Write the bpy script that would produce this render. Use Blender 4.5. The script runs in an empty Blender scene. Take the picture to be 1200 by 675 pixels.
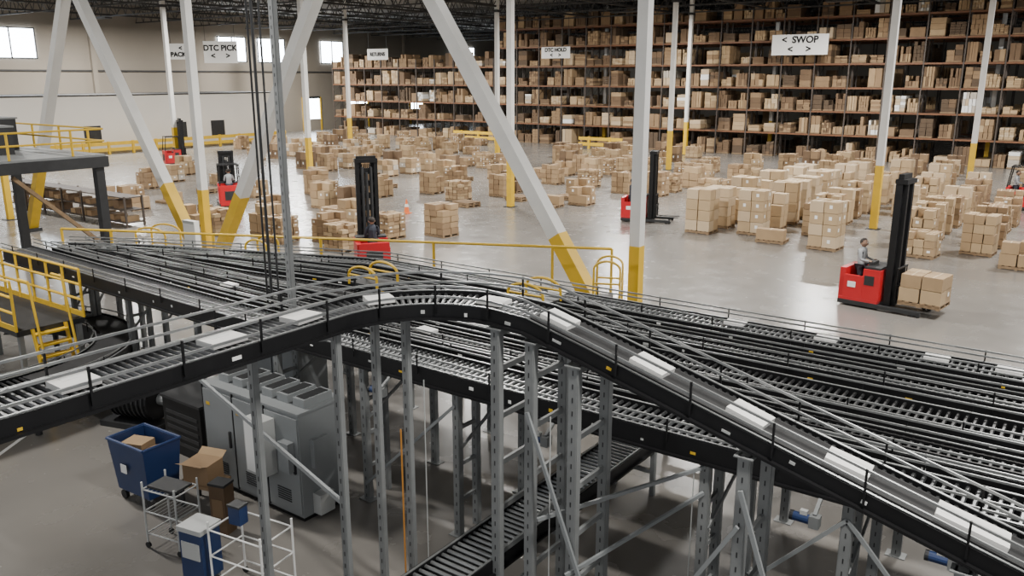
import bpy, bmesh, math, random
from mathutils import Vector, Matrix
random.seed(7)
S=bpy.context.scene
V=Vector
# ------------------------------------------------------------ materials
def mat(name,col,rough=.6,metal=0,var=.0,scale=4.0,col2=None,bump=0,spec=.5,det=4):
    m=bpy.data.materials.new(name);m.use_nodes=True
    nt=m.node_tree;b=nt.nodes['Principled BSDF']
    b.inputs['Roughness'].default_value=rough;b.inputs['Metallic'].default_value=metal
    b.inputs['Specular IOR Level'].default_value=spec
    tc=nt.nodes.new('ShaderNodeTexCoord');n=nt.nodes.new('ShaderNodeTexNoise')
    n.inputs['Scale'].default_value=scale;n.inputs['Detail'].default_value=det
    nt.links.new(tc.outputs['Object'],n.inputs['Vector'])
    r=nt.nodes.new('ShaderNodeValToRGB')
    c2=col2 or tuple(c*(1-var) for c in col)
    r.color_ramp.elements[0].position=.3;r.color_ramp.elements[1].position=.7
    r.color_ramp.elements[0].color=(*c2,1);r.color_ramp.elements[1].color=(*col,1)
    nt.links.new(n.outputs['Fac'],r.inputs['Fac']);nt.links.new(r.outputs['Color'],b.inputs['Base Color'])
    return m
def emis(name,col,st):
    m=bpy.data.materials.new(name);m.use_nodes=True
    b=m.node_tree.nodes['Principled BSDF'];b.inputs['Base Color'].default_value=(*col,1)
    b.inputs['Emission Color'].default_value=(*col,1);b.inputs['Emission Strength'].default_value=st
    return m
M={}
M['white']=mat('painted_steel_white',(.70,.69,.66),.5,0,.1,1.5)
M['yellow']=mat('safety_yellow',(.70,.44,.02),.5,0,.15,2)
M['black']=mat('black_frame',(.008,.008,.009),.5,0,.4,3,spec=.3)
M['dark']=mat('dark_steel',(.03,.031,.033),.5,.2,.3,3)
M['belt']=mat('belt_rubber',(.03,.03,.031),.75,0,.2,5,spec=.3)
M['gray']=mat('gray_steel',(.23,.24,.24),.55,.1,.2,3)
M['galv']=mat('galvanised_rail',(.30,.31,.31),.4,.6,.2,6)
M['roller']=mat('roller_steel',(.17,.175,.18),.36,.75,.3,8)
M['rollerdark']=mat('roller_dark',(.05,.05,.052),.45,.5,.3,8)
M['card1']=mat('cardboard_a',(.36,.245,.135),.85,0,.15,2)
M['card2']=mat('cardboard_b',(.44,.315,.18),.85,0,.12,2)
M['card3']=mat('cardboard_c',(.27,.175,.095),.85,0,.15,2)
M['card4']=mat('cardboard_d',(.16,.10,.056),.85,0,.2,2)
M['card6']=mat('cardboard_dark',(.10,.066,.04),.85,0,.2,2)  # darkest carton tone, mixed in at random among the rack boxes
M['card5']=mat('cardboard_light',(.52,.40,.26),.85,0,.08,2)
M['wrap']=mat('stretch_wrapped_carton',(.48,.43,.36),.4,0,.15,3)
M['tape']=mat('tape',(.55,.43,.28),.4)
M['label']=mat('label_white',(.80,.80,.78),.5)
M['wood']=mat('pallet_wood',(.27,.18,.10),.85,0,.3,6)
M['red']=mat('truck_red',(.50,.012,.018),.35,0,.1,2)
M['blue']=mat('blue_plastic',(.012,.035,.12),.45,0,.2,2)
M['cab']=mat('cabinet_gray',(.25,.265,.27),.5,.05,.08,1.5)
M['cabl']=mat('cabinet_light',(.45,.46,.45),.45)
M['rackor']=mat('rack_beam',(.19,.08,.035),.6,0,.3,2)
M['rackup']=mat('rack_upright',(.08,.063,.052),.6,0,.3,2)
M['rubber']=mat('rubber',(.02,.02,.02),.8)
M['skin']=mat('skin',(.32,.19,.13),.6)
M['hair']=mat('hair',(.02,.015,.012),.8)
M['shirt']=mat('shirt_gray',(.30,.31,.32),.85,0,.1,20)
M['jeans']=mat('trousers_dark',(.03,.035,.05),.85,0,.2,20)
M['parcel']=mat('parcel_white',(.88,.87,.84),.6,0,.04,5)
M['orange']=mat('cone_orange',(.75,.16,.03),.6)
M['cable']=mat('cable_orange',(.5,.22,.04),.6)
M['glass']=emis('window_daylight',(.85,.93,1.0),14.0)
M['wallb']=mat('wall_beige',(.25,.22,.18),.8,0,.12,.15)
M['wallw']=mat('wall_white',(.80,.77,.71),.7,0,.05,.3)
M['roof']=mat('roof_deck',(.22,.215,.20),.8,0,.3,.5)
M['truss']=mat('truss_steel',(.04,.04,.04),.7,0,.3,1)
M['floor']=mat('concrete',(.205,.192,.175),.33,0,.25,.22,det=8)
nt=M['floor'].node_tree;b=nt.nodes['Principled BSDF']
n2=nt.nodes.new('ShaderNodeTexNoise');n2.inputs['Scale'].default_value=1.3;n2.inputs['Detail'].default_value=6
tc=[n for n in nt.nodes if n.type=='TEX_COORD'][0];nt.links.new(tc.outputs['Object'],n2.inputs['Vector'])
mr=nt.nodes.new('ShaderNodeMapRange');mr.inputs[3].default_value=.14;mr.inputs[4].default_value=.36
nt.links.new(n2.outputs['Fac'],mr.inputs[0]);nt.links.new(mr.outputs[0],b.inputs['Roughness'])
# ------------------------------------------------------------ mesh builder
class MB:
    def __init__(s): s.v=[];s.f=[];s.m=[];s.mats=[]
    def mi(s,k):
        if k not in s.mats: s.mats.append(k)
        return s.mats.index(k)
    def add(s,vs,fs,k):
        o=len(s.v);s.v+=[tuple(p) for p in vs];i=s.mi(k)
        for f in fs: s.f.append([o+a for a in f]);s.m.append(i)
    def box(s,x0,x1,y0,y1,z0,z1,k):
        s.add([(x0,y0,z0),(x1,y0,z0),(x1,y1,z0),(x0,y1,z0),(x0,y0,z1),(x1,y0,z1),(x1,y1,z1),(x0,y1,z1)],
              [(0,3,2,1),(4,5,6,7),(0,1,5,4),(1,2,6,5),(2,3,7,6),(3,0,4,7)],k)
    def rbox(s,cx,cy,z0,sx,sy,sz,rz,k):
        c,n=math.cos(rz),math.sin(rz);P=[]
        for z in (z0,z0+sz):
            for a,b in ((-1,-1),(1,-1),(1,1),(-1,1)):
                a*=sx/2;b*=sy/2;P.append((cx+a*c-b*n,cy+a*n+b*c,z))
        s.add(P,[(0,3,2,1),(4,5,6,7),(0,1,5,4),(1,2,6,5),(2,3,7,6),(3,0,4,7)],k)
    def beam(s,a,b,w,h,k):
        a=V(a);b=V(b);d=(b-a)
        if d.length<1e-6:return
        d.normalize();up=V((0,0,1)) if abs(d.z)<.98 else V((0,1,0))
        r=d.cross(up).normalized();u=r.cross(d)
        P=[]
        for q in (a,b):
            for i,j in ((-1,-1),(1,-1),(1,1),(-1,1)): P.append(q+r*(i*w/2)+u*(j*h/2))
        s.add(P,[(0,1,2,3),(4,7,6,5),(0,4,5,1),(1,5,6,2),(2,6,7,3),(3,7,4,0)],k)
    def cyl(s,a,b,r,k,n=8,r2=None):
        a=V(a);b=V(b);d=(b-a).normalized();up=V((0,0,1)) if abs(d.z)<.98 else V((0,1,0))
        x=d.cross(up).normalized();y=x.cross(d);r2=r if r2 is None else r2;P=[]
        for q,R in ((a,r),(b,r2)):
            for i in range(n):
                t=2*math.pi*i/n;P.append(q+x*math.cos(t)*R+y*math.sin(t)*R)
        F=[(i,(i+1)%n,n+(i+1)%n,n+i) for i in range(n)]+[tuple(range(n-1,-1,-1)),tuple(range(n,2*n))]
        s.add(P,F,k)
    def pipe(s,pts,r,k,n=6):
        for a,b in zip(pts[:-1],pts[1:]): s.cyl(a,b,r,k,n)
    def chan(s,a,b,w,d,t,k,ax=(1,0,0)):
        a=V(a);b=V(b);x=V(ax);y=V((-x.y,x.x,0))
        s.beamv(a,b,x,y,w,t,0,-d/2,k);s.beamv(a,b,x,y,t,d,-w/2,0,k);s.beamv(a,b,x,y,t,d,w/2,0,k)
        n=max(2,int((b.z-a.z)/.16))
        for i in range(n):  # punched slots
            z=a.z+(i+.5)*(b.z-a.z)/n;q=V((a.x,a.y,z))+y*(-d/2-t/2-.002)
            s.beamv(q-V((0,0,.03)),q+V((0,0,.03)),x,y,.014,.003,0,0,'dark')
    def beamv(s,a,b,x,y,w,d,ox,oy,k):
        P=[]
        for q in (a,b):
            for i,j in ((-1,-1),(1,-1),(1,1),(-1,1)): P.append(q+x*(ox+i*w/2)+y*(oy+j*d/2))
        s.add(P,[(0,3,2,1),(4,5,6,7),(0,1,5,4),(1,2,6,5),(2,3,7,6),(3,0,4,7)],k)
    def sweep(s,pts,off,z0,z1,w,k):
        n=len(pts);P=[]
        for i,p in enumerate(pts):
            p=V(p);a=V(pts[max(0,i-1)]);b=V(pts[min(n-1,i+1)]);t=b-a;t.z=0;t.normalize()
            r=V((t.y,-t.x,0))
            for o,z in ((off-w/2,z0),(off+w/2,z0),(off+w/2,z1),(off-w/2,z1)): P.append(p+r*o+V((0,0,z)))
        F=[(0,1,2,3),(4*n-1,4*n-2,4*n-3,4*n-4)]
        for i in range(n-1):
            for j in range(4): F.append((4*i+j,4*i+4+j,4*i+4+(j+1)%4,4*i+(j+1)%4))
        s.add(P,F,k)
    def mesh(s,name):
        me=bpy.data.meshes.new(name);me.from_pydata(s.v,[],s.f);me.polygons.foreach_set('material_index',s.m)
        for k in s.mats: me.materials.append(M[k])
        bm=bmesh.new();bm.from_mesh(me);bmesh.ops.recalc_face_normals(bm,faces=bm.faces);bm.to_mesh(me);bm.free()
        me.update();return me
    def obj(s,name,loc=(0,0,0),rz=0,bevel=0):
        return place(s.mesh(name),name,loc,rz,bevel)
def place(me,name,loc=(0,0,0),rz=0,bevel=0,parent=None):
    o=bpy.data.objects.new(name,me);S.collection.objects.link(o);o.location=loc;o.rotation_euler=(0,0,rz)
    if bevel:
        b=o.modifiers.new('bev','BEVEL');b.width=bevel;b.segments=2;b.limit_method='ANGLE'
    if parent: o.parent=parent
    return o
def empty(name,loc=(0,0,0),rz=0):
    o=bpy.data.objects.new(name,None);S.collection.objects.link(o);o.location=loc;o.rotation_euler=(0,0,rz);return o
def resample(pts,step):
    P=[V(p) for p in pts];out=[];acc=0;nxt=step/2
    for a,b in zip(P[:-1],P[1:]):
        L=(b-a).length
        while nxt<=acc+L:
            out.append((a+(b-a)*((nxt-acc)/L),(b-a).normalized()));nxt+=step
        acc+=L
    return out
# ------------------------------------------------------------ room shell
def slab(name,x0,x1,y0,y1,z0,z1,k):
    m=MB();m.box(x0,x1,y0,y1,z0,z1,k);return m.obj(name)
slab('floor',-90,16,-6,125,-.2,0,'floor')
slab('ceiling',-90,16,-6,125,14.6,14.8,'roof')
slab('wall_left',-90.3,-90,-6,125,0,14.6,'wallb')
slab('wall_back',-90,16,125,125.3,0,14.6,'wallb')
wy=[(37.5,42.3),(63.5,67.5),(69.3,73.5),(79.6,83.6),(107,113)]
for i,(a,b_) in enumerate(wy):
    m=MB();m.box(-89.98,-89.9,a,b_,8.9,11.7,'glass')
    for yy in (a,(a+b_)/2,b_): m.box(-89.9,-89.8,yy-.06,yy+.06,8.8,11.8,'dark')
    for zz in (8.85,11.75): m.box(-89.9,-89.8,a,b_,zz-.06,zz+.06,'dark')
    m.obj('window_%d'%(i+1))
for i,(a,b_) in enumerate([(76,79),(84,88),(97,100)]):
    m=MB();m.box(-89.98,-89.9,a,b_,1.5,4.2,'glass')
    for yy in (a,b_): m.box(-89.95,-89.75,yy-.12,yy+.12,0,4.4,'yellow')
    m.box(-89.95,-89.75,a,b_,4.2,4.5,'dark');m.box(-89.95,-89.8,a,b_,0,1.5,'wallb');m.obj('door_%d'%(i+1))
m=MB()
for y in range(0,125,12): m.box(-90,-89.6,y-.25,y+.25,0,14.5,'wallb')
m.box(-90,-89.8,-6,125,7.6,7.75,'truss');m.obj('trim_1')
m=MB();m.box(-86,-78,33,62.5,0,5.3,'wallw');m.box(-86.1,-77.9,32.9,62.6,5.3,5.42,'truss')
for yy in (40,49,53.5,60): m.box(-77.98,-77.93,yy,yy+1.6,.9,2.6,'dark')
m.obj('office_block')
def guardrail(name,pts,h=1.1,post=2.0,k='yellow',r=.05,hs=(1,.55)):
    m=MB()
    for a,b_ in zip(pts[:-1],pts[1:]):
        for z in hs: m.cyl(V(a)+V((0,0,z*h)),V(b_)+V((0,0,z*h)),r,k,6)
    for p,t in resample(pts,post): m.cyl(p,p+V((0,0,h)),r*1.1,k,6)
    m.cyl(pts[0],V(pts[0])+V((0,0,h)),r,k,6);m.cyl(pts[-1],V(pts[-1])+V((0,0,h)),r,k,6)
    return m.obj(name)
def crash(name,pts):
    m=MB()
    for a,b_ in zip(pts[:-1],pts[1:]):
        for z in (.45,1.0): m.beam(V(a)+V((0,0,z)),V(b_)+V((0,0,z)),.08,.32,'yellow')
    for p,t in resample(pts,2.4): m.box(p.x-.1,p.x+.1,p.y-.1,p.y+.1,0,1.2,'yellow')
    return m.obj(name)
crash('guard_barrier',[(-76.5,33,0),(-76.5,62,0),(-80,64,0)])
crash('guard_barrier',[(-62,74,0),(-56,74,0)])
crash('guard_barrier',[(-45,73.5,0),(-40,73.5,0)])
# trusses
def truss():
    m=MB();x=-90;n=int(106/1.5)
    m.box(-90,16,-.06,.06,12.75,12.87,'truss');m.box(-90,16,-.06,.06,14.3,14.42,'truss')
    for i in range(n):
        a=(x+i*1.5,0,12.8);b_=(x+i*1.5+.75,0,14.35);c=(x+i*1.5+1.5,0,12.8)
        m.beam(a,b_,.05,.05,'truss');m.beam(b_,c,.05,.05,'truss')
    return m.mesh('roof_truss')
tm=truss()
for i in range(17): place(tm,'roof_truss',(0,3+i*7.2,0))
m=MB()
for x in [-82,-73,-64,-54.5,-45.2,-36,-27.2,-18,-9.2,0,9]:
    for z in (12.9,14.2): m.box(x-.08,x+.08,-5,124,z-.08,z+.08,'truss')
    for i in range(60):
        y=-5+i*2.15;m.beam((x,y,12.9),(x,y+1.07,14.2),.06,.06,'truss');m.beam((x,y+1.07,14.2),(x,y+2.15,12.9),.06,.06,'truss')
m.obj('roof_girders')
# columns
def column(x,y,w=.27):
    m=MB();h=w/2
    m.box(-h,h,-h,h,3.0,14.3,'white');m.box(-h-.005,h+.005,-h-.005,h+.005,.03,3.0,'yellow')
    m.box(-.3,.3,-.3,.3,0,.03,'dark');m.box(-.25,.25,-.25,.25,12.4,12.6,'truss')
    m.obj('steel_column',(x,y,0))
cols=[(-9.3,18),(-27.1,18),(-45.2,18.9),(-63,18),(-9.1,41.8),(-7.6,59.6),(-27.2,37.3),(-28.5,60),(-33,72.8),(-45.2,60),(-45.3,79.2),(-45.2,38.5),(-63.4,40),(-64,60),(-27.3,79.2),(-9.1,79.2),(8.5,41.8),(8.9,18),(-82,66)]
for x,y in cols: column(x,y,.27 if y<30 else .31)
def brace(a,b_):
    a=V(a);b_=V(b_);m=MB();t=(3.0-a.z)/(b_.z-a.z);mid=a+(b_-a)*t
    m.beam(a,mid,.40,.37,'yellow');m.beam(mid,b_,.39,.36,'white')
    m.box(a.x-.4,a.x+.4,a.y-.3,a.y+.3,0,.15,'dark')
    m.obj('diagonal_brace')
for x,sg,sl in ((-9.3,-1,.68),(-27.1,-1,.68),(-27.1,1,.68),(-41.3,1,.56),(-45.4,-1,.68),(8.7,-1,.68)):
    brace((x+sg*.3,18,0.05),(x+sg*.3+sg*sl*13,18,13))
m=MB();m.box(-.35,.35,-.1,.1,.9,2.0,'label');m.box(-.3,.3,-.1,.12,.1,.85,'blue');m.box(-.3,.3,-.1,.1,.85,.9,'dark');m.box(-.35,.35,-.12,-.1,1.9,2.0,'cabl')
for x in (-.25,.25): m.box(x-.03,x+.03,-.05,.05,0,.1,'dark')
m.obj('water_station',(-26.8,17.2,0))
# ------------------------------------------------------------ pallet loads
def pallet(m,cx=0,cy=0,z=0,sx=1.2,sy=1.05):
    for i in range(6): m.box(cx-sx/2+i*(sx-.12)/5,cx-sx/2+i*(sx-.12)/5+.12,cy-sy/2,cy+sy/2,z+.11,z+.14,'wood')
    for j in (-1,0,1): m.box(cx-sx/2,cx+sx/2,cy+j*(sy/2-.06)-.05,cy+j*(sy/2-.06)+.05,z+.02,z+.11,'wood')
    for j in (-1,0,1): m.box(cx+j*(sx/2-.06)-.05,cx+j*(sx/2-.06)+.05,cy-sy/2,cy+sy/2,z,z+.02,'wood')
def cartons(m,nx,ny,nz,bz,ks,rnd,sx=1.2,sy=1.05,z0=.14,cx=0,cy=0,drop=0,jit=.012,lab=True):
    bx=sx/nx;by=sy/ny
    for l in range(nz):
        for i in range(nx):
            for j in range(ny):
                if l==nz-1 and rnd.random()<drop: continue
                k=rnd.choice(ks);x=cx-sx/2+bx*(i+.5)+rnd.uniform(-jit,jit);y=cy-sy/2+by*(j+.5)+rnd.uniform(-jit,jit)
                z=z0+l*bz;g=.016;dz=rnd.uniform(0,.025)
                m.box(x-bx/2+g,x+bx/2-g,y-by/2+g,y+by/2-g,z+.002,z+bz-.014-dz*(l==nz-1),k)
                if l==nz-1: m.box(x-.025,x+.025,y-by/2+g,y+by/2-g,z+bz-.014-dz,z+bz-.011-dz,'tape')
                if lab and (j==0) and rnd.random()<.35:
                    m.box(x-.07,x+.05,y-by/2+g-.004,y-by/2+g,z+bz*.4,z+bz*.7,'label')
                if lab and i==nx-1 and rnd.random()<.35:
                    m.box(x+bx/2-g,x+bx/2-g+.004,y-.06,y+.06,z+bz*.4,z+bz*.7,'label')
PV=[]
specs=[(2,2,4,.45,['card2','card5']),(3,2,4,.38,['card2','card1']),(2,3,3,.42,['card1','card2']),(3,3,4,.30,['card1','card3']),
       (2,2,2,.45,['card1']),(3,3,3,.3,['card2','card1']),(2,2,3,.52,['card5','card2','card2']),(4,3,6,.17,['card1','card3','card2']),
       (2,2,4,.48,['card2','card2','card5']),(3,2,2,.3,['card3','card1']),(2,2,3,.35,['wrap','card1','card5']),(1,2,1,.5,['card1']),
       (3,2,5,.27,['card3','card1']),(2,2,2,.6,['card3','card4'])]
for i,(a,b_,c,h,ks) in enumerate(specs):
    m=MB();r=random.Random(i+3);pallet(m);cartons(m,a,b_,c,h,ks,r,drop=.2 if i not in(0,8) else 0,jit=.02);PV.append(m.mesh('pallet_of_cartons_%d'%i))
used=[]
def pl(x,y,i,rz=None):
    for a,b_ in used:
        if abs(a-x)<1.36 and abs(b_-y)<1.25: return
    used.append((x,y))
    place(PV[i],'pallet_of_cartons',(x,y,0),(rz if rz is not None else random.uniform(-.09,.09))+(math.pi if random.random()<.5 else 0))
used+=cols
for c in [(-19,37.6),(-18,37.6),(-20,37.6),(-40.4,28.5),(-41.4,28.5),(-39.4,28.5),(-63,39.7),(-62,39.7),(-22.3,21.3),(-22.3,22.5),(-22.3,20),(-23,22),(-3.9,53),(-3.9,54.5),(-3.9,51.8)]: used.append(c)
R=random.Random(11)
for x,y0,y1,ks,st in [(-15.4,36.2,52,[0,8,6],1.9),(-13.2,37.2,56,[0,8,6,1],1.95),(-10.9,38.6,58,[6,1,8,12],2.0),(-9.7,35.6,36.5,[8],1.5),(-8.6,44.5,60,[6,8,1,3],2.1),(-6.4,38.4,57,[6,1,3,12],2.1),
                   (-4.2,38.2,58,[1,3,5,12],2.1),(-1.9,38.6,60,[3,5,4],2.2),(.6,41,60,[3,1,5],2.5),(2.8,40,60,[6,3,4],2.5)]:
    y=y0
    while y<y1:
        if R.random()<.93: pl(x+R.uniform(-.14,.14),y,R.choice(ks))
        y+=st
pl(-11.9,35.8,11);pl(-6.0,36.3,5);pl(-2.6,36.1,4);pl(-.6,36.5,3)
for x in [-38,-35.6,-33.2,-30.8,-28.4,-25.0,-22.6,-20.2]:
    y=42.5 if x<-27 else 46
    while y<64:
        if R.random()<.62: pl(x+R.uniform(-.2,.2),y+R.uniform(-.2,.2),R.choice([2,3,4,5,3,9,2,4,7,12,13]))
        y+=2.4
for x in [-52,-49.5,-47,-43,-41]:
    y=44
    while y<66:
        if R.random()<.48: pl(x+R.uniform(-.2,.2),y,R.choice([2,3,4,5,7,9,10,12,13]))
        y+=2.2
for x in [-72,-69,-66,-61,-58,-55]:
    y=46
    while y<74:
        if R.random()<.45: pl(x+R.uniform(-.3,.3),y,R.choice([2,3,4,5,7,9,10,10,12,13]))
        y+=2.2
for x in [-37,-34,-31,-20,-17.5,-15,-12.5,-10,-5,-2.5]:
    y=64
    while y<71:
        if R.random()<.6: pl(x,y,R.choice([3,4,5,10,2,13]))
        y+=2.1
for x,y,i in [(-31.2,37.6,7),(-30.2,40.5,3),(-26.2,26.6,7),(-25.7,23.4,7),(-27.6,24.4,3),(-29.4,23.2,7),(-31.4,24,2),(-33.4,22.8,7),(-24.6,28.4,12),
              (-29.2,27.4,2),(-31.5,28.3,9),(-34,26.4,3),(-36,23.5,4),(-33.2,31,13),(-35.3,31,2),(-37.5,33,7),(-40,34.5,12),(-42,36.2,2),(-36,36,3),(-34.5,39,3),
              (-25.4,38.6,11),(-24.4,40.3,4),(-26.6,43.5,4),(-43.2,24.5,9),(-46,25,4),(-48,27,9),(-42,31.5,4),(-51,30,3),(-53,33,10),(-49,34,9),(-56,36,2),
              (-44,27,11),(-22.6,46,3)]: pl(x,y,i)
for x,y in [(-28.3,39.6),(-26,41.6),(-29.3,36),(-46,31),(-38.5,39),(-37,45),(-44,43),(-24,51)]:
    m=MB();pallet(m);pallet(m,0,0,.14);m.obj('empty_pallet',(x,y,0),R.uniform(-.2,.2))
m=MB()
for i in range(7):
    x=-50+i*2.0
    for y in (21,21.9): m.box(x-.04,x+.04,y-.04,y+.04,0,1.5,'rackup')
for z in (.25,.85,1.45): m.box(-50,-38,21,21.9,z-.05,z,'rackup')
for i in range(22):
    for z in (.25,.85):
        if R.random()<.75: a=-49.8+i*.53;m.box(a,a+.45,21.1,21.8,z,z+R.uniform(.2,.42),R.choice(['card3','card1','card4']))
m.obj('low_storage_shelving')
# ------------------------------------------------------------ racks
def rack(x0,nb,levels,seed,dense=.93,bay=2.9,dep=1.2):
    m=MB();r=random.Random(seed);H=levels[-1]+.9
    for i in range(nb+1):
        x=x0+i*bay
        for y in (0,dep): m.box(x-.05,x+.05,y-.05,y+.05,0,H,'rackup')
        z=.3
        while z<H-1: m.beam((x,0,z),(x,dep,z+.9),.03,.03,'rackup');z+=.95
    for z in levels:
        if z>.1:
            for y in (0,dep): m.box(x0,x0+nb*bay,y-.03,y+.03,z-.14,z,'rackor')
            m.box(x0,x0+nb*bay,.03,dep-.03,z-.03,z-.01,'rackup')
    c=MB()
    for li,z in enumerate(levels):
        for i in range(nb):
            n=r.choice([2,2,3])
            for k in range(n):
                if r.random()>dense: continue
                cx=x0+i*bay+bay*(k+.5)/n;w=bay/n-.16;h=r.uniform(.45,1.6)
                if w>1.25:w=r.uniform(.95,1.25)
                c.box(cx-w/2,cx+w/2,.05,dep-.05,z+.02,z+.12,'wood')
                nz=r.choice([1,2,3,4,5]);nx=r.choice([1,2,3,4])
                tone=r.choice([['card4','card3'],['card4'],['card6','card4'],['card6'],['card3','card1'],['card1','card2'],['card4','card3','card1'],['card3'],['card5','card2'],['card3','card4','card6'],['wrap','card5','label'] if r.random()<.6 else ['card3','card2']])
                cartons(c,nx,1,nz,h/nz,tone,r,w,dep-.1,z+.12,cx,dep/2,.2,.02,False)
    return m,c
lv=[0,2.15,4.15,6.15,8.15,10.15,12.05]
a,c=rack(-57.6,22,lv,5);me=a.mesh('pallet_rack');mc=c.mesh('rack_cartons')
def rk(me,mc,y):
    e=place(me,'pallet_rack',(0,y,0));place(mc,'rack_cartons',(0,0,0),parent=e)
rk(me,mc,76.2);rk(me,mc,77.7)
a,c=rack(-84,9,lv[:5],9);me2=a.mesh('pallet_rack');mc2=c.mesh('rack_cartons');rk(me2,mc2,76.2);rk(me2,mc2,77.7)
rk(me,mc,84)
# ------------------------------------------------------------ conveyors
def conveyor(name,path,W=.75,roll='roller',step=.1,side=.19,rails=(.2,),bracket=1.0,belt=None,stick=True,railk='galv',extra=(),seed=1,rt=.02):
    m=MB();r=random.Random(seed)
    for sg in (-1,1):
        o=sg*(W/2+.025)
        m.sweep(path,o,-side,.03,.05,'black')
        m.sweep(path,o+sg*.03,-side-.01,-side+.02,.09,'black')
        m.sweep(path,o-sg*.01,.03,.04,.03,'galv')
        for z in rails: m.sweep(path,sg*(W/2+.06),z,z+rt*1.3,rt,railk)
    for o in extra: m.sweep(path,o,.02,.05,.03,'black')
    m.sweep(path,0,-side+.02,-side+.04,W,'black')
    for p,t in resample(path,step):
        h=V((t.y,-t.x,0)).normalized()
        m.cyl(p-h*W/2+V((0,0,-.025)),p+h*W/2+V((0,0,-.025)),.026,roll,6)
    if rails:
        for p,t in resample(path,bracket):
            h=V((t.y,-t.x,0)).normalized()
            for sg in (-1,1):
                q=p+h*sg*(W/2+.075);m.beam(q+V((0,0,-.08)),q+V((0,0,max(rails)+.03)),.02,.02,'black')
    if belt:
        m.sweep(belt,0,-.01,.02,W-.16,'belt')
    if stick:
        for p,t in resample(path,.7):
            if r.random()<.6:
                h=V((t.y,-t.x,0)).normalized()
                for sg in (-1,1):
                    q=p+h*sg*(W/2+.052)+V((0,0,-side/2+r.uniform(-.03,.03)))
                    w=r.uniform(.015,.06);tt=V((t.x,t.y,t.z))*w
                    m.beam(q-tt,q+tt,.006,r.uniform(.02,.05),r.choice(['label','cabl','cabl','yellow']))
    return m.obj(name)
zt=4.3
path=[(-7.35,-2.5,zt),(-7.35,0,zt),(-7.35,3,zt),(-7.35,6.35,zt)]
arc=[]
for i in range(1,15):
    t=math.pi/2*i/14;arc.append((-5.8-1.55*math.cos(t),6.35+1.55*math.sin(t),zt))
path+=arc
dec=[(-5.3,7.9,4.27),(-4.5,7.9,4.07),(-2.5,7.9,3.54),(0,7.9,2.88),(2.2,7.9,2.3)]
path+=dec
conveyor('main_conveyor',path,.64,'roller',.085,.14,(.12,.25),.9,belt=dec,seed=3)
zl=2.65
Y1,Y2,Y3,Y4,Y5=9.35,10.4,11.6,12.8,14.0
lanes=[[(-23,9.7,zl),(-14,Y1,zl),(4.5,Y1,zl)],
 [(-22,10.6,zl),(-13,Y2,zl),(4.5,Y2,zl)],
 [(-20,11.0,zl),(-16,11.2,zl),(-12.5,Y3,zl),(4.5,Y3,zl)],
 [(-21,11.0,zl+.02),(-18.2,11.9,zl+.02),(-13.8,Y4,zl),(4.5,Y4,zl)],
 [(-22.2,10.4,zl+.04),(-20,11.6,zl+.04),(-14.2,Y5,zl),(4.5,Y5,zl)]]
for i,p in enumerate(lanes):
    conveyor('sortation_conveyor',p,.62 if i else .66,['roller','rollerdark','rollerdark','rollerdark','roller'][i],.11,.24,[(.1,.2),(.08,.18),(.12,),(.08,.18),(.1,.18)][i],1.4,extra=[(),(-.15,.15),(),(-.2,0,.2),()][i],seed=20+i)
conveyor('floor_roller_conveyor',[(-6.1,3.6,1.0),(-6.1,14.5,1.0)],.62,'galv',.11,.16,(),1,stick=False,seed=9)
m=MB()
for y in (4.5,6.9,9.4,12,14.2):
    for x in (-6.47,-5.73): m.box(x-.04,x+.04,y-.04,y+.04,0,.83,'gray')
    m.box(-6.47,-5.73,y-.03,y+.03,.4,.47,'gray')
m.obj('conveyor_leg_set')
pts=[]
for i in range(15):
    t=math.radians(0+i*10);pts.append((-19.9+3.0*math.cos(t),7.0+3.0*math.sin(t),1.15))
conveyor('curved_conveyor',[(-16.9,4.5,1.15)]+pts,.8,'rollerdark',.12,.35,(.12,),1.5,belt=pts,seed=14)
m=MB()
for p in pts[::3]: m.cyl((p[0],p[1],0),(p[0],p[1],.79),.07,'dark')
for p in pts[3:12:3]: m.cyl((p[0],p[1]-.2,.35),(p[0],p[1]+.2,.35),.3,'black',20)
m.obj('curved_conveyor_legs')
for x,y,z in [(-2.3,8.75,2.2),(-.9,8.75,2.2),(-5.9,8.75,2.2),(-9.0,8.75,2.2)]:
    m=MB();m.cyl((-.12,0,0),(.06,0,0),.055,'blue',14);m.cyl((-.16,0,0),(-.12,0,0),.058,'dark',14);m.box(.06,.17,-.06,.06,-.07,.07,'gray');m.box(-.05,.03,-.03,.03,.05,.1,'cabl')
    m.beam((.11,0,.07),(.11,.2,.2),.04,.04,'gray');m.obj('drive_gearmotor',(x,y,z))
# supports of the main conveyor
def hframe(name,pa,pb,top,rung=True,k='gray',w=.1,ax=(1,0,0)):
    m=MB();a=V((*pa,0));b_=V((*pb,0))
    for q in (a,b_):
        m.chan(q,q+V((0,0,top)),w,w*.8,.02,k,ax);m.box(q.x-.13,q.x+.13,q.y-.1,q.y+.1,0,.015,k)
        m.box(q.x-.1,q.x+.1,q.y-.08,q.y+.08,top-.015,top,k)
    m.beam(a+V((0,0,top-.06)),b_+V((0,0,top-.06)),.06,.1,k)
    if rung:
        z=.5
        while z<top-.4: m.beam(a+V((0,0,z)),b_+V((0,0,z)),.04,.07,k);z+=.62
    m.obj(name)
def zmain(x): return 4.27-.265*(x+5.3) if x>-5.3 else 4.3
tp=4.14
hframe('conveyor_support',(-7.75,-1.2),(-6.95,-1.2),tp,False)
hframe('conveyor_support',(-7.70,5.55),(-7.12,6.3),tp,False,w=.085)
hframe('conveyor_support',(-7.4,7.2),(-7.0,7.35),tp,False,w=.085)
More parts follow.
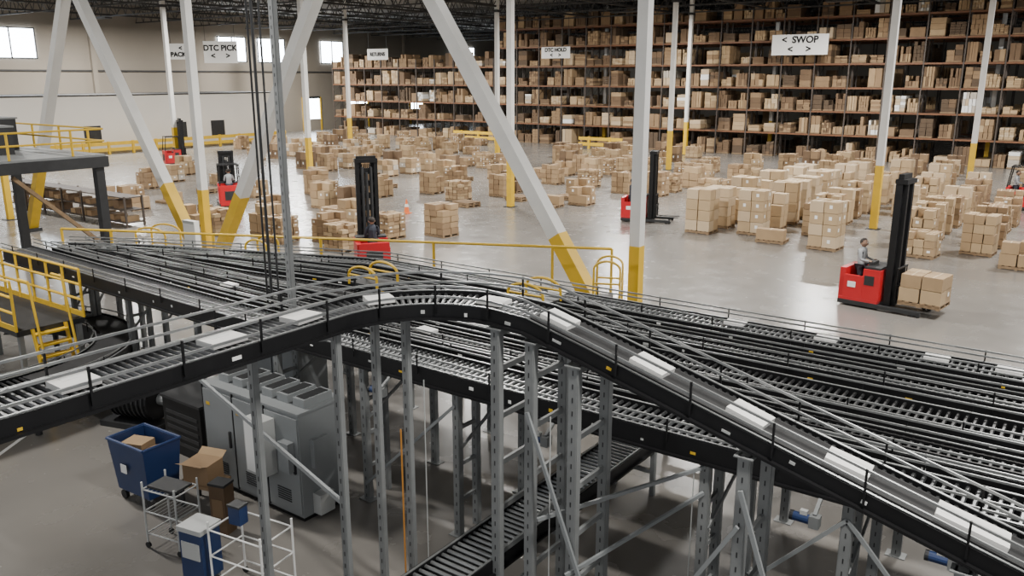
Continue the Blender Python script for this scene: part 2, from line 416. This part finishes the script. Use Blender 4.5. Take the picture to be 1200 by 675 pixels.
hframe('conveyor_support',(-5.7,7.54),(-5.7,8.26),zmain(-5.6)-.17,w=.11)
hframe('conveyor_support',(-5.2,7.54),(-5.2,8.26),zmain(-5.2)-.19,w=.11)
for x in (-4.6,-2.6,-.6,1.2): hframe('conveyor_support',(x,7.54),(x,8.26),zmain(x)-.2,w=.11)
def laneframe(x,y0,y1,top=2.40):
    m=MB();ys=[y0,(2*y0+y1)/3,(y0+2*y1)/3,y1]
    for y in ys:
        m.chan((x,y,0),(x,y,top),.11,.09,.02,'gray');m.box(x-.14,x+.14,y-.1,y+.1,0,.015,'gray')
    m.beam((x,y0,top-.06),(x,y1,top-.06),.08,.12,'gray')
    for a_,b_ in zip(ys[:-1],ys[1:]):
        m.beam((x+.06,a_,1.5),(x+.06,b_,top-.1),.03,.05,'gray')
    for z in (.6,1.2,1.8):
        m.beam((x,ys[0],z),(x,ys[0]+.45,z),.04,.06,'gray')
    m.chan((x,ys[0]+.45,0),(x,ys[0]+.45,top),.1,.08,.02,'gray')
    m.obj('sorter_support_frame')
for x in (-.2,-1.9,-3.6,-7.6,-9.6,-11.8,2.2): laneframe(x,9.05,14.2)
laneframe(-14.6,9.3,13.2);laneframe(-17.5,9.5,12.0);laneframe(-20.4,9.7,11.4)
m=MB()
for a,b_ in [((-5.2,7.45,3.2),(-4.0,7.45,.2)),((-2.6,7.45,3.0),(-1.6,7.45,.1)),((-2.6,7.45,2.6),(-3.9,7.45,.3)),((-.6,7.45,2.6),(.4,7.45,.2)),
             ((-5.0,7.4,1.9),(-3.6,9.0,2.35)),((-4.6,7.4,1.3),(-3.6,9.0,2.0)),((-3.6,9.0,.3),(-1.9,9.0,2.2)),((-9.6,9.0,.3),(-7.6,9.0,2.2)),((-1.9,9.0,2.2),(-.2,9.0,.3))]:
    m.beam(a,b_,.035,.045,'cab')
m.beam((-12.3,7.5,2.3),(-7.12,6.3,1.9),.04,.06,'cab')
for x,y in ((-6.9,7.55),(-4.9,7.5),(-3.7,8.9)): m.cyl((x,y,.2),(x,y,3.2 if y<8 else 2.3),.008,'cabl',5)
m.cyl((-7.02,7.22,.0),(-7.02,7.22,2.6),.012,'cable',5)
m.obj('support_bracing')
# parcels
def parcel(x,y,z,dx,dy,h,rz,pitch=0):
    m=MB();m.box(-dx/2,dx/2,-dy/2,dy/2,0,h,'parcel');m.box(-dx/2+.02,-dx/2+.14,-dy/4,dy/4,h,h+.002,'label')
    o=m.obj('parcel',(x,y,z),rz,.006);o.rotation_euler=(0,pitch,rz)
for y,l in [(3.4,.36),(4.95,.42),(6.0,.38)]: parcel(-7.35,y,zt+.004,.3,l,.06,R.uniform(-.1,.1))
parcel(-7.2,7.1,zt+.004,.26,.34,.06,-.5)
parcel(-6.0,7.88,zt+.004,.36,.26,.05,.05)
for x,l in [(-5.05,.38),(-3.85,.42),(-2.72,.42),(-1.72,.42),(-.62,.62)]:
    parcel(x,7.9,zmain(x)+.022,l,.30,.06,R.uniform(-.08,.08),math.atan(.265))
yy={4:Y5,3:Y4,1:Y2,2:Y3}
for i,xs in [(4,(-5.2,-3.6,-1.9,-.9,.4,-9)),(3,(-10.2,)),(1,(-9.4,-15)),(2,(-8.7,))]:
    for x in xs: parcel(x,yy[i],zl+.05,.36,.22,.04,R.uniform(-.1,.1))
m=MB()
for x,y,r_ in [(-13.15,9.95,.02),(-12.95,9.9,.028),(-12.8,9.95,.02)]: m.cyl((x,y,2.6),(x,y,14.4),r_,'dark',8)
m.chan((-12.35,9.9,0),(-12.35,9.9,14.4),.11,.09,.02,'gray')
m.obj('drop_conduits')
guardrail('walkway_handrail',[(-23.1,10.9,1.9),(-9.6,17.3,1.9)],1.1,3.0,r=.035,hs=(1,))
m=MB();a=V((-23.1,10.9,1.85));b_=V((-9.6,17.3,1.85));m.beam(a+V((.25,-.4,0)),b_+V((.25,-.4,0)),.9,.06,'dark')
for p,t in resample([a,b_],3): m.cyl((p.x,p.y,0),(p.x,p.y,1.85),.06,'gray')
m.obj('walkway_deck')
def hoop(x,y,z,w,h,rz):
    m=MB();c,s_=math.cos(rz),math.sin(rz)
    for off in (0,.6):
        P=[]
        for i in range(13):
            t=math.pi*i/12;a=-math.cos(t)*w/2;zz=h-.2+.2*math.sin(t);P.append((a*c-off*s_,a*s_+off*c,zz))
        P=[(P[0][0],P[0][1],0)]+P+[(P[-1][0],P[-1][1],0)];m.pipe(P,.028,'yellow')
        q=[(-w/2*c-off*s_,-w/2*s_+off*c,h*.5),(w/2*c-off*s_,w/2*s_+off*c,h*.5)];m.pipe(q,.022,'yellow')
    m.rbox(-.3*s_,.3*c,.0,w,.6,.04,rz,'dark')
    m.obj('crossover_handrail',(x,y,z))
hoop(-12.2,11.6,zl+.2,.8,.4,0);hoop(-8.7,12.4,zl+.2,.8,.4,0);hoop(-9.1,16.2,1.9,.6,1.05,.4)
hoop(-21.3,12.4,1.9,1.0,1.1,.3);hoop(-17.5,13.0,1.9,.6,1.1,.4)
# crossover platform with ladder at left
m=MB();x0,x1,y0,y1,zd=-23.0,-18.45,7.5,8.95,1.75
m.box(x0,x1,y0,y1,zd-.12,zd,'dark')
for x in (x0+.1,x1-.1):
    for y in (y0+.1,y1-.1): m.box(x-.05,x+.05,y-.05,y+.05,0,zd,'gray')
for x in [x0+i*(x1-x0)/6 for i in range(7)]:
    for y in (y0,y1): m.cyl((x,y,zd),(x,y,zd+1.1),.03,'yellow',6)
for y in (y0,y1):
    for z in (.4,.75,1.1): m.cyl((x0,y,zd+z),(x1,y,zd+z),.03,'yellow',6)
    m.box(x0,x1,y-.01,y+.01,zd,zd+.12,'yellow')
for y in (y0+.3,y0+1.0):
    m.beam((x1+.45,y,0),(x1+.05,y,zd),.05,.09,'yellow');m.pipe([(x1+.55,y,.6),(x1+.15,y,zd+1.05),(x1-.3,y,zd+1.05)],.028,'yellow')
for i in range(7):
    t=(i+.5)/7;m.box(x1+.45-.4*t-.1,x1+.45-.4*t+.1,y0+.3,y0+1.0,zd*t-.02,zd*t+.02,'yellow')
m.obj('crossover_ladder_platform')
# mezzanine left
m=MB();x0,x1,y0,y1,zd=-41,-28.2,3,15.1,4.45
m.box(x0,x1,y0,y1,zd-.08,zd,'gray')
for a,b_ in [((x0,y0),(x1,y0)),((x1,y0),(x1,y1)),((x1,y1),(x0,y1)),((x0,y1),(x0,y0))]: m.beam((*a,zd-.25),(*b_,zd-.25),.2,.36,'dark')
for x in (x0+.2,(x0+x1)/2,x1-.2):
    for y in (y0+.2,(y0+y1)/2,y1-.2): m.box(x-.14,x+.14,y-.14,y+.14,0,zd-.3,'dark')
m.beam((x1-.2,y1-.2,1.2),(x1-.2,y1-3,3.9),.12,.12,'wood');m.beam((x1-.2,(y0+y1)/2,1.4),(x1-.2,(y0+y1)/2+2.6,3.9),.12,.12,'wood')
for pts_ in ([(x1,y0,zd),(x1,y1,zd)],[(x1,y1,zd),(x0,y1,zd)]):
    for z in (.45,.85): m.cyl(V(pts_[0])+V((0,0,z)),V(pts_[1])+V((0,0,z)),.035,'yellow',6)
    for p,t in resample(pts_,2.0): m.cyl(p,p+V((0,0,.85)),.04,'yellow',6)
m.obj('mezzanine_platform')
m=MB()
for x,y,sx,sy,h in [(-33.6,13.4,2.4,1.6,1.1),(-36.6,13.2,1.6,1.6,1.5),(-31.2,12.8,1.2,.9,.9)]:
    m.box(x-sx/2,x+sx/2,y-sy/2,y+sy/2,zd,zd+h,'dark');m.box(x-sx/2-.05,x+sx/2+.05,y-sy/2-.05,y+sy/2+.05,zd+h,zd+h+.06,'gray')
    m.cyl((x,y,zd+h),(x,y,zd+h+.3),.2,'dark');m.box(x-sx/3,x+sx/3,y-sy/2-.02,y-sy/2,zd+.3,zd+h-.3,'gray')
m.obj('mezzanine_machinery')
# ------------------------------------------------------------ electrical cabinets
m=MB();x0,x1,y0,y1,H=-12.35,-9.85,7.85,8.8,1.85
m.box(x0,x1,y0,y1,.08,H,'cab');m.box(x0+.03,x1-.03,y0+.03,y1-.03,0,.08,'black');m.box(x0-.02,x1+.02,y0-.02,y1+.02,H,H+.04,'cab')
n=3;w=(x1-x0)/n
for i in range(n):
    a=x0+i*w;m.box(a+.02,a+w-.02,y0-.025,y0,.14,H-.06,'cab');m.box(a+w-.12,a+w-.08,y0-.06,y0-.025,.85,1.15,'dark')
    m.box(a-.008,a+.008,y0-.027,y0+.01,.1,H,'black')
    m.box(a+.1,a+.2,y0-.03,y0-.025,1.5,1.56,'yellow')
    for k in range(6): m.box(a+.25,a+w-.25,y0-.035,y0-.025,.3+k*.04,.32+k*.04,'dark')
for i in range(6):
    a=x0+.2+i*.39
    m.box(a,a+.26,y0+.2,y1-.15,H+.04,H+.18,'cab');m.box(a+.03,a+.23,y0+.25,y1-.2,H+.18,H+.19,'dark')
m.box(x1-1.0,x1-.55,y0-.3,y0-.03,.75,1.7,'cabl');m.box(x1-.96,x1-.59,y0-.315,y0-.3,.8,1.65,'label')
m.box(x1-.35,x1-.1,y0-.16,y0-.03,.9,1.4,'cab')
m.box(x1,x1+.18,y0+.2,y0+.5,.1,.45,'cabl');m.box(x1,x1+.1,y0+.2,y0+.5,.9,1.4,'cab')
m.obj('electrical_cabinet',bevel=.01)
m=MB();m.box(-.7,.7,-.4,.4,.1,1.85,'cab');m.box(-.73,.73,-.43,.43,1.85,1.9,'cab');m.box(-.68,.68,-.38,.38,0,.1,'black')
for a in (-.66,.02): m.box(a,a+.64,-.43,-.4,.15,1.8,'cab');m.box(a+.5,a+.55,-.46,-.43,.9,1.15,'dark')
m.obj('electrical_cabinet',(-13.2,10.4,0),bevel=.01)
m=MB();m.cyl((-.5,0,.57),(.5,0,.57),.42,'black',20);m.box(-.7,.7,-.45,.45,0,.12,'dark');m.box(-.25,.25,-.4,.4,.9,1.2,'black')
for i in range(8): m.cyl((-.45+i*.12,0,.57),(-.42+i*.12,0,.57),.45,'dark',20)
m.cyl((.5,0,.57),(.75,0,.57),.12,'gray',12);m.obj('drive_motor',(-15.8,8.6,0),.3)
m=MB();m.box(-.6,.6,-.45,.45,0,1.1,'black');m.box(-.63,.63,-.48,.48,1.1,1.15,'dark')
for k in range(5): m.box(-.5,.5,-.46,-.45,.2+k*.15,.27+k*.15,'dark')
m.obj('compressor_housing',(-13.6,8.6,0),0)
# ------------------------------------------------------------ blue bin truck
m=MB();w,d,h=1.0,.7,.92;zb=.2;tq=.07
outer=[(-w/2+tq,-d/2+tq,zb),(w/2-tq,-d/2+tq,zb),(w/2-tq,d/2-tq,zb),(-w/2+tq,d/2-tq,zb),(-w/2,-d/2,zb+h),(w/2,-d/2,zb+h),(w/2,d/2,zb+h),(-w/2,d/2,zb+h)]
inn=[(x*.93,y*.9,z+(.03 if z<.5 else 0)) for x,y,z in outer]
m.add(outer+inn,[(3,2,1,0),(0,1,5,4),(1,2,6,5),(2,3,7,6),(3,0,4,7),(8,9,10,11),(8,12,13,9),(9,13,14,10),(10,14,15,11),(11,15,12,8),(4,5,13,12),(5,6,14,13),(6,7,15,14),(7,4,12,15)],'blue')
for a,b_ in ((0,1),(1,2),(2,3),(3,0)): m.cyl(outer[4+a],outer[4+b_],.025,'blue',8)
for x in (-.36,.36):
    for y in (-.22,.22): m.cyl((x,y-.03,.08),(x,y+.03,.08),.08,'rubber',12);m.box(x-.04,x+.04,y-.02,y+.02,.1,.2,'gray')
m.box(-.15,.0,-.372,-.36,.6,.75,'label')
m.rbox(-.18,0,.75,.42,.34,.28,.3,'card1');m.rbox(.23,.06,.68,.36,.31,.26,-.2,'card3');m.rbox(-.05,.02,.35,.78,.42,.35,0,'card4')
m.obj('blue_bin_cart',(-12.65,6.85,0),.05)
m=MB();m.box(-.25,.25,-.2,.2,.45,.8,'card3');m.add([(-.25,-.2,.8),(.25,-.2,.8),(.25,-.36,.86),(-.25,-.36,.86)],[(0,1,2,3)],'card3');m.add([(-.25,.2,.8),(.25,.2,.8),(.25,.32,.88),(-.25,.32,.88)],[(0,1,2,3)],'card1')
m.box(-.35,.35,-.25,.25,.4,.45,'wood')
for x in (-.3,.3):
    for y in (-.2,.2): m.box(x-.025,x+.025,y-.025,y+.025,0,.4,'dark')
m.obj('carton_on_stand',(-11.7,7.3,0),.3)
def wirecart(name,loc,rz,w=.75,d=.5,hs=(.25,.62,.98),k='cabl',top=None,wires=9):
    m=MB()
    for x in (-w/2,w/2):
        for y in (-d/2,d/2):
            m.cyl((x,y,.1),(x,y,hs[-1]+.12),.016,k,8);m.cyl((x,y-.015,.05),(x,y+.015,.05),.05,'rubber',10)
    for z in hs:
        for y in (-d/2,d/2): m.cyl((-w/2,y,z),(w/2,y,z),.012,k,6)
        for x in (-w/2,w/2): m.cyl((x,-d/2,z),(x,d/2,z),.012,k,6)
        for i in range(wires): m.cyl((-w/2+i*w/(wires-1),-d/2,z),(-w/2+i*w/(wires-1),d/2,z),.005,k,4)
    if top: m.box(-w/2+.05,w/2-.05,-d/2+.05,d/2-.05,hs[-1]+.01,hs[-1]+.05,top)
    m.obj(name,loc,rz)
wirecart('wire_utility_cart',(-10.95,6.25,0),.2,.65,.45,top='dark')
m=MB();m.box(-.14,.14,-.12,.12,0,.82,'card4');m.box(-.15,.15,-.13,.13,.82,.86,'dark');m.box(-.1,.1,-.125,-.12,.3,.6,'card3');m.obj('narrow_carton',(-10.7,6.95,0),.3)
m=MB();m.box(-.2,.2,-.18,.18,.18,.9,'blue');m.box(-.22,.22,-.2,.2,.9,.97,'cabl');m.box(-.16,.16,-.195,-.18,.5,.75,'cabl')
for x in (-.15,.15):
    for y in (-.13,.13): m.cyl((x,y-.02,.06),(x,y+.02,.06),.06,'rubber',10);m.box(x-.02,x+.02,y-.02,y+.02,.1,.2,'gray')
m.obj('blue_floor_scrubber',(-9.7,5.9,0),.2)
wirecart('tubular_cage_cart',(-8.95,6.2,0),.15,.95,.6,(.2,.6,1.0),'label',None,2)
m=MB();m.box(-.1,.1,-.08,.08,0,.26,'blue');m.box(-.11,.11,-.09,.09,.26,.29,'dark');m.obj('blue_tote',(-9.2,6.2,1.0),.2)
m=MB();m.beam((-14.5,3.2,.002),(-17.2,7.0,.002),.08,.004,'label');m.obj('white_floor_strip')  # thin white strip lying flat on the floor
for x,y in [(-30.3,32.2)]:
    m=MB();m.box(-.2,.2,-.2,.2,0,.04,'orange');m.cyl((0,0,.04),(0,0,.75),.15,'orange',16,.03);m.cyl((0,0,.35),(0,0,.5),.112,'label',16,.08);m.obj('traffic_cone',(x,y,0))
# ------------------------------------------------------------ people
def person(parent,loc,rz,shirt):
    e=parent
    J=[(0,0,.95),(0,0,1.12),(0,0,1.32),(.01,0,1.46),(.02,0,1.53),
       (0,.09,.93),(.02,.1,.5),(0,.1,.09),(.16,.1,.04),(0,-.09,.93),(.03,-.1,.5),(0,-.1,.09),(.16,-.1,.04),
       (0,.19,1.41),(.05,.25,1.15),(.3,.2,1.1),(0,-.19,1.41),(.05,-.25,1.15),(.3,-.2,1.12)]
    E=[(0,1),(1,2),(2,3),(3,4),(0,5),(5,6),(6,7),(7,8),(0,9),(9,10),(10,11),(11,12),(3,13),(13,14),(14,15),(3,16),(16,17),(17,18)]
    r=[.14,.13,.16,.08,.06,.095,.065,.05,.045,.095,.065,.05,.045,.07,.05,.035,.07,.05,.035]
    me=bpy.data.meshes.new('body');me.from_pydata(J,E,[]);o=place(me,'body',loc,rz,parent=e)
    sk=o.modifiers.new('skin','SKIN')
    for i,v in enumerate(me.skin_vertices[0].data): v.radius=(r[i],r[i]*(1.15 if i in(0,1,2) else 1));v.use_root=(i==0)
    sb=o.modifiers.new('sub','SUBSURF');sb.levels=1;sb.render_levels=1
    me.materials.append(M[shirt])
    Jl=[(0,0,.97),(0,.09,.9),(.02,.1,.5),(0,.1,.1),(0,-.09,.9),(.03,-.1,.5),(0,-.1,.1)]
    ml=bpy.data.meshes.new('trousers');ml.from_pydata(Jl,[(0,1),(1,2),(2,3),(0,4),(4,5),(5,6)],[]);ol=place(ml,'trousers',loc,rz,parent=e)
    ol.modifiers.new('skin','SKIN');rr=[.15,.11,.08,.065,.11,.08,.065]
    for i,v in enumerate(ml.skin_vertices[0].data): v.radius=(rr[i],rr[i]);v.use_root=(i==0)
    s2=ol.modifiers.new('sub','SUBSURF');s2.levels=1;s2.render_levels=1;ml.materials.append(M['jeans'])
    bm=bmesh.new();bmesh.ops.create_uvsphere(bm,u_segments=16,v_segments=12,radius=.115)
    for v in bm.verts:
        v.co.z*=1.15
        if v.co.x>.07 and abs(v.co.y)<.03 and abs(v.co.z+.01)<.03: v.co.x+=.02
        if v.co.z<-.05: v.co.y*=.8;v.co.x*=.92
    hm=bpy.data.meshes.new('head');bm.to_mesh(hm);bm.free();hm.materials.append(M['skin'])
    c,s_=math.cos(rz),math.sin(rz)
    def L(x,y,z): return (loc[0]+x*c-y*s_,loc[1]+x*s_+y*c,loc[2]+z)
    place(hm,'head',L(.03,0,1.65),rz,parent=e)
    bm=bmesh.new();bmesh.ops.create_uvsphere(bm,u_segments=16,v_segments=12,radius=.125)
    bmesh.ops.delete(bm,geom=[v for v in bm.verts if v.co.z<.0+.9*v.co.x],context='VERTS')
    hh=bpy.data.meshes.new('hair');bm.to_mesh(hh);bm.free();hh.materials.append(M['hair']);place(hh,'hair',L(.02,0,1.68),rz,parent=e)
    f=MB()
    for sg in (-1,1):
        f.cyl((.12,sg*.035,.02),(.135,sg*.035,.02),.012,'label',6);f.cyl((0,sg*.1,-.01),(.0,sg*.125,-.01),.03,'skin',8)
        b0=V((.3,sg*.2,-.54));f.cyl(b0,b0+V((.07,0,.0)),.035,'skin',8,.04)
        for k in range(4):
            q=b0+V((.07,(k-1.5)*.02,0));f.cyl(q,q+V((.045,0,-.01)),.009,'skin',5);f.cyl(q+V((.045,0,-.01)),q+V((.055,0,-.045)),.008,'skin',5)
        q=b0+V((.02,-sg*.035,0));f.cyl(q,q+V((.04,-sg*.02,-.01)),.01,'skin',5)
    f.beam((.12,-.02,-.06),(.12,.02,-.06),.006,.008,'red')
    place(f.mesh('face_and_hands'),'face_and_hands',L(.02,0,1.65),rz,parent=e)
# ------------------------------------------------------------ reach trucks
def truck(x,y,rz,mast=4.0,load=True,driver='shirt',guard=True):
    e=empty('reach_truck',(x,y,0),rz);m=MB()
    m.box(-.95,.25,-.6,.6,.12,.28,'red');m.box(-.98,-.8,-.55,.55,.1,1.2,'red')
    m.box(-.25,.28,-.6,.6,.28,1.25,'red');m.box(-.82,-.25,.42,.6,.28,1.15,'red');m.box(-.82,-.25,-.6,-.48,.28,1.0,'red')
    m.box(-.97,.26,-.61,.61,.06,.2,'dark')
    m.box(-.22,.25,-.56,.56,1.25,1.32,'dark');m.box(-.27,-.25,-.3,.3,.6,1.1,'dark')
    m.box(-1.0,-.98,-.3,.3,.4,.9,'dark');m.box(-.2,.1,-.61,-.6,.75,1.05,'dark');m.box(-.7,-.45,-.61,-.6,.62,.8,'label')
    m.box(-.8,-.3,-.45,.42,.28,.3,'rubber');m.box(-.25,-.1,-.25,.25,1.32,1.42,'dark')
    if guard:
        for yy in (-.52,.52):
            m.beam((-.93,yy,1.2),(-.8,yy,2.3),.06,.06,'black')
            m.beam((.2,yy,1.3),(.15,yy,2.3),.06,.06,'black');m.box(-.85,.2,yy-.04,yy+.04,2.28,2.34,'black')
        for i in range(7): m.box(-.85+i*.17,-.8+i*.17,-.5,.5,2.3,2.34,'black')
    for sg in (-1,1):
        m.box(.36,.56,sg*.34-.07,sg*.34+.07,.1,mast,'black');m.box(.5,.68,sg*.22-.06,sg*.22+.06,.15,mast-.1,'black')
        m.cyl((.40,sg*.16,.2),(.40,sg*.16,mast-.3),.06,'dark',8)
    m.cyl((.44,0,.2),(.44,0,mast-.5),.07,'dark',8)
    z=.4
    while z<mast: m.box(.40,.56,-.36,.36,z,z+.2,'black');z+=.45
    m.box(.34,.70,-.42,.42,mast-.14,mast,'black')
    for i in range(9): m.box(.55,.57,-.27+i*.066,-.24+i*.066,.3,mast-.2,'black')
    for sg in (-1,1):
        m.box(.25,1.5,sg*.55-.07,sg*.55+.07,.06,.18,'dark')
        for xx in (1.3,1.45): m.cyl((xx,sg*.55-.06,.07),(xx,sg*.55+.06,.07),.07,'rubber',12)
        m.cyl((-.7,sg*.45-.08,.16),(-.7,sg*.45+.08,.16),.16,'rubber',16)
    m.box(.68,.74,-.42,.42,.35,.5,'black');m.box(.68,.74,-.42,.42,.75,.85,'black')
    for i in range(6): m.box(.69,.72,-.42+i*.16,-.39+i*.16,.4,1.35,'black')
    m.box(.68,.73,-.42,.42,1.33,1.38,'black');m.beam((.56,-.2,.5),(.7,-.2,.5),.1,.1,'black')
    for sg in (-1,1): m.box(.72,1.85,sg*.25-.06,sg*.25+.06,.26,.3,'dark');m.box(.72,.77,sg*.25-.06,sg*.25+.06,.26,.9,'dark')
    place(m.mesh('truck_body'),'truck_body',(0,0,0),0,.012,parent=e)
    if load:
        l=MB();r=random.Random(2);pallet(l,0,0,0);cartons(l,2,2,2,.42,['card2','card1'],r)
        place(l.mesh('carried_load'),'carried_load',(1.42,0,.3),0,parent=e)
    if driver:
        p=empty('forklift_driver',(0,0,0));p.parent=e
        person(p,(-.55,0,.3),0,driver)
truck(-5.65,27.3,-.12,4.05,True,'shirt',False)
truck(-19.1,37.4,.3,3.5,False,'jeans',False)
truck(-22.1,21.5,2.5,4.1,False,'jeans',False)
truck(-40.4,28.5,2.6,3.0,False,'shirt')
truck(-63,39.7,1.2,3.6,False,None)
truck(-3.9,53,0,3.2,False,'shirt')
# ------------------------------------------------------------ hanging signs
def sign(x,y,z,w,h,text,rz=0,ts=.46):
    e=empty('hanging_sign',(x,y,z),rz);m=MB();m.box(-w/2,w/2,-.03,.03,-h/2,h/2,'label')
    for sx in (-w/2+.2,w/2-.2): m.cyl((sx,0,h/2),(sx,0,12.8-z),.02,'dark',6)
    place(m.mesh('panel'),'panel',parent=e)
    t=bpy.data.curves.new('lettering','FONT');t.body=text;t.size=h*ts;t.align_x='CENTER';t.align_y='CENTER';t.materials.append(M['black']);t.extrude=.005;t.offset=.025
    o=bpy.data.objects.new('lettering',t);S.collection.objects.link(o);o.parent=e;o.location=(0,-.05,0);o.rotation_euler=(math.pi/2,0,0)
sign(-23.7,74.5,9.7,4.8,1.7,'<  SWOP\n<     >')
sign(-47.6,73,9.4,3.4,1.1,'DTC HOLD\n<     >')
sign(-69.6,70,9.5,3.2,1.2,'RETURNS')
sign(-70.4,50,9.3,3.2,2.0,'DTC PICK\n<     >',.6,.36)
sign(-71.6,46.6,9.3,2.2,1.4,'<\nPACK >',.6,.4)
# ------------------------------------------------------------ lights
fm=MB();fm.box(-1.3,1.3,-.35,.35,0,.12,'truss');fm.cyl((-1,0,.12),(-1,0,.8),.02,'truss',5);fm.cyl((1,0,.12),(1,0,.8),.02,'truss',5);fm=fm.mesh('highbay')
for x in (-80,-58,-36,-18,0):
    for y in (6,24,44,66):
        e=empty('highbay_light',(x,y,12.35));place(fm,'housing',parent=e)
        l=bpy.data.lights.new('highbay_lamp','AREA');l.shape='RECTANGLE';l.size=2.4;l.size_y=.6;l.energy={6:1400,24:2900,44:3300,66:3300}[y]*(1.7 if x<-70 else 1);l.color=(1,.97,.92)
        o=bpy.data.objects.new('highbay_lamp',l);S.collection.objects.link(o);o.parent=e;o.location=(0,0,-.02)
w=bpy.data.worlds.new('World');S.world=w;w.use_nodes=True
w.node_tree.nodes['Background'].inputs[0].default_value=(.95,.97,1,1);w.node_tree.nodes['Background'].inputs[1].default_value=.6
# ------------------------------------------------------------ camera
c=bpy.data.cameras.new('camera');co=bpy.data.objects.new('camera',c);S.collection.objects.link(co);S.camera=co
c.sensor_width=36;c.lens=36*976/1200;co.location=(0,0,7);co.rotation_euler=(math.radians(90-14.2),0,math.radians(36));c.clip_end=400
S.view_settings.view_transform='AgX'
try: S.view_settings.look='AgX - Base Contrast'
except Exception as ex: print(ex)
S.view_settings.exposure=.25
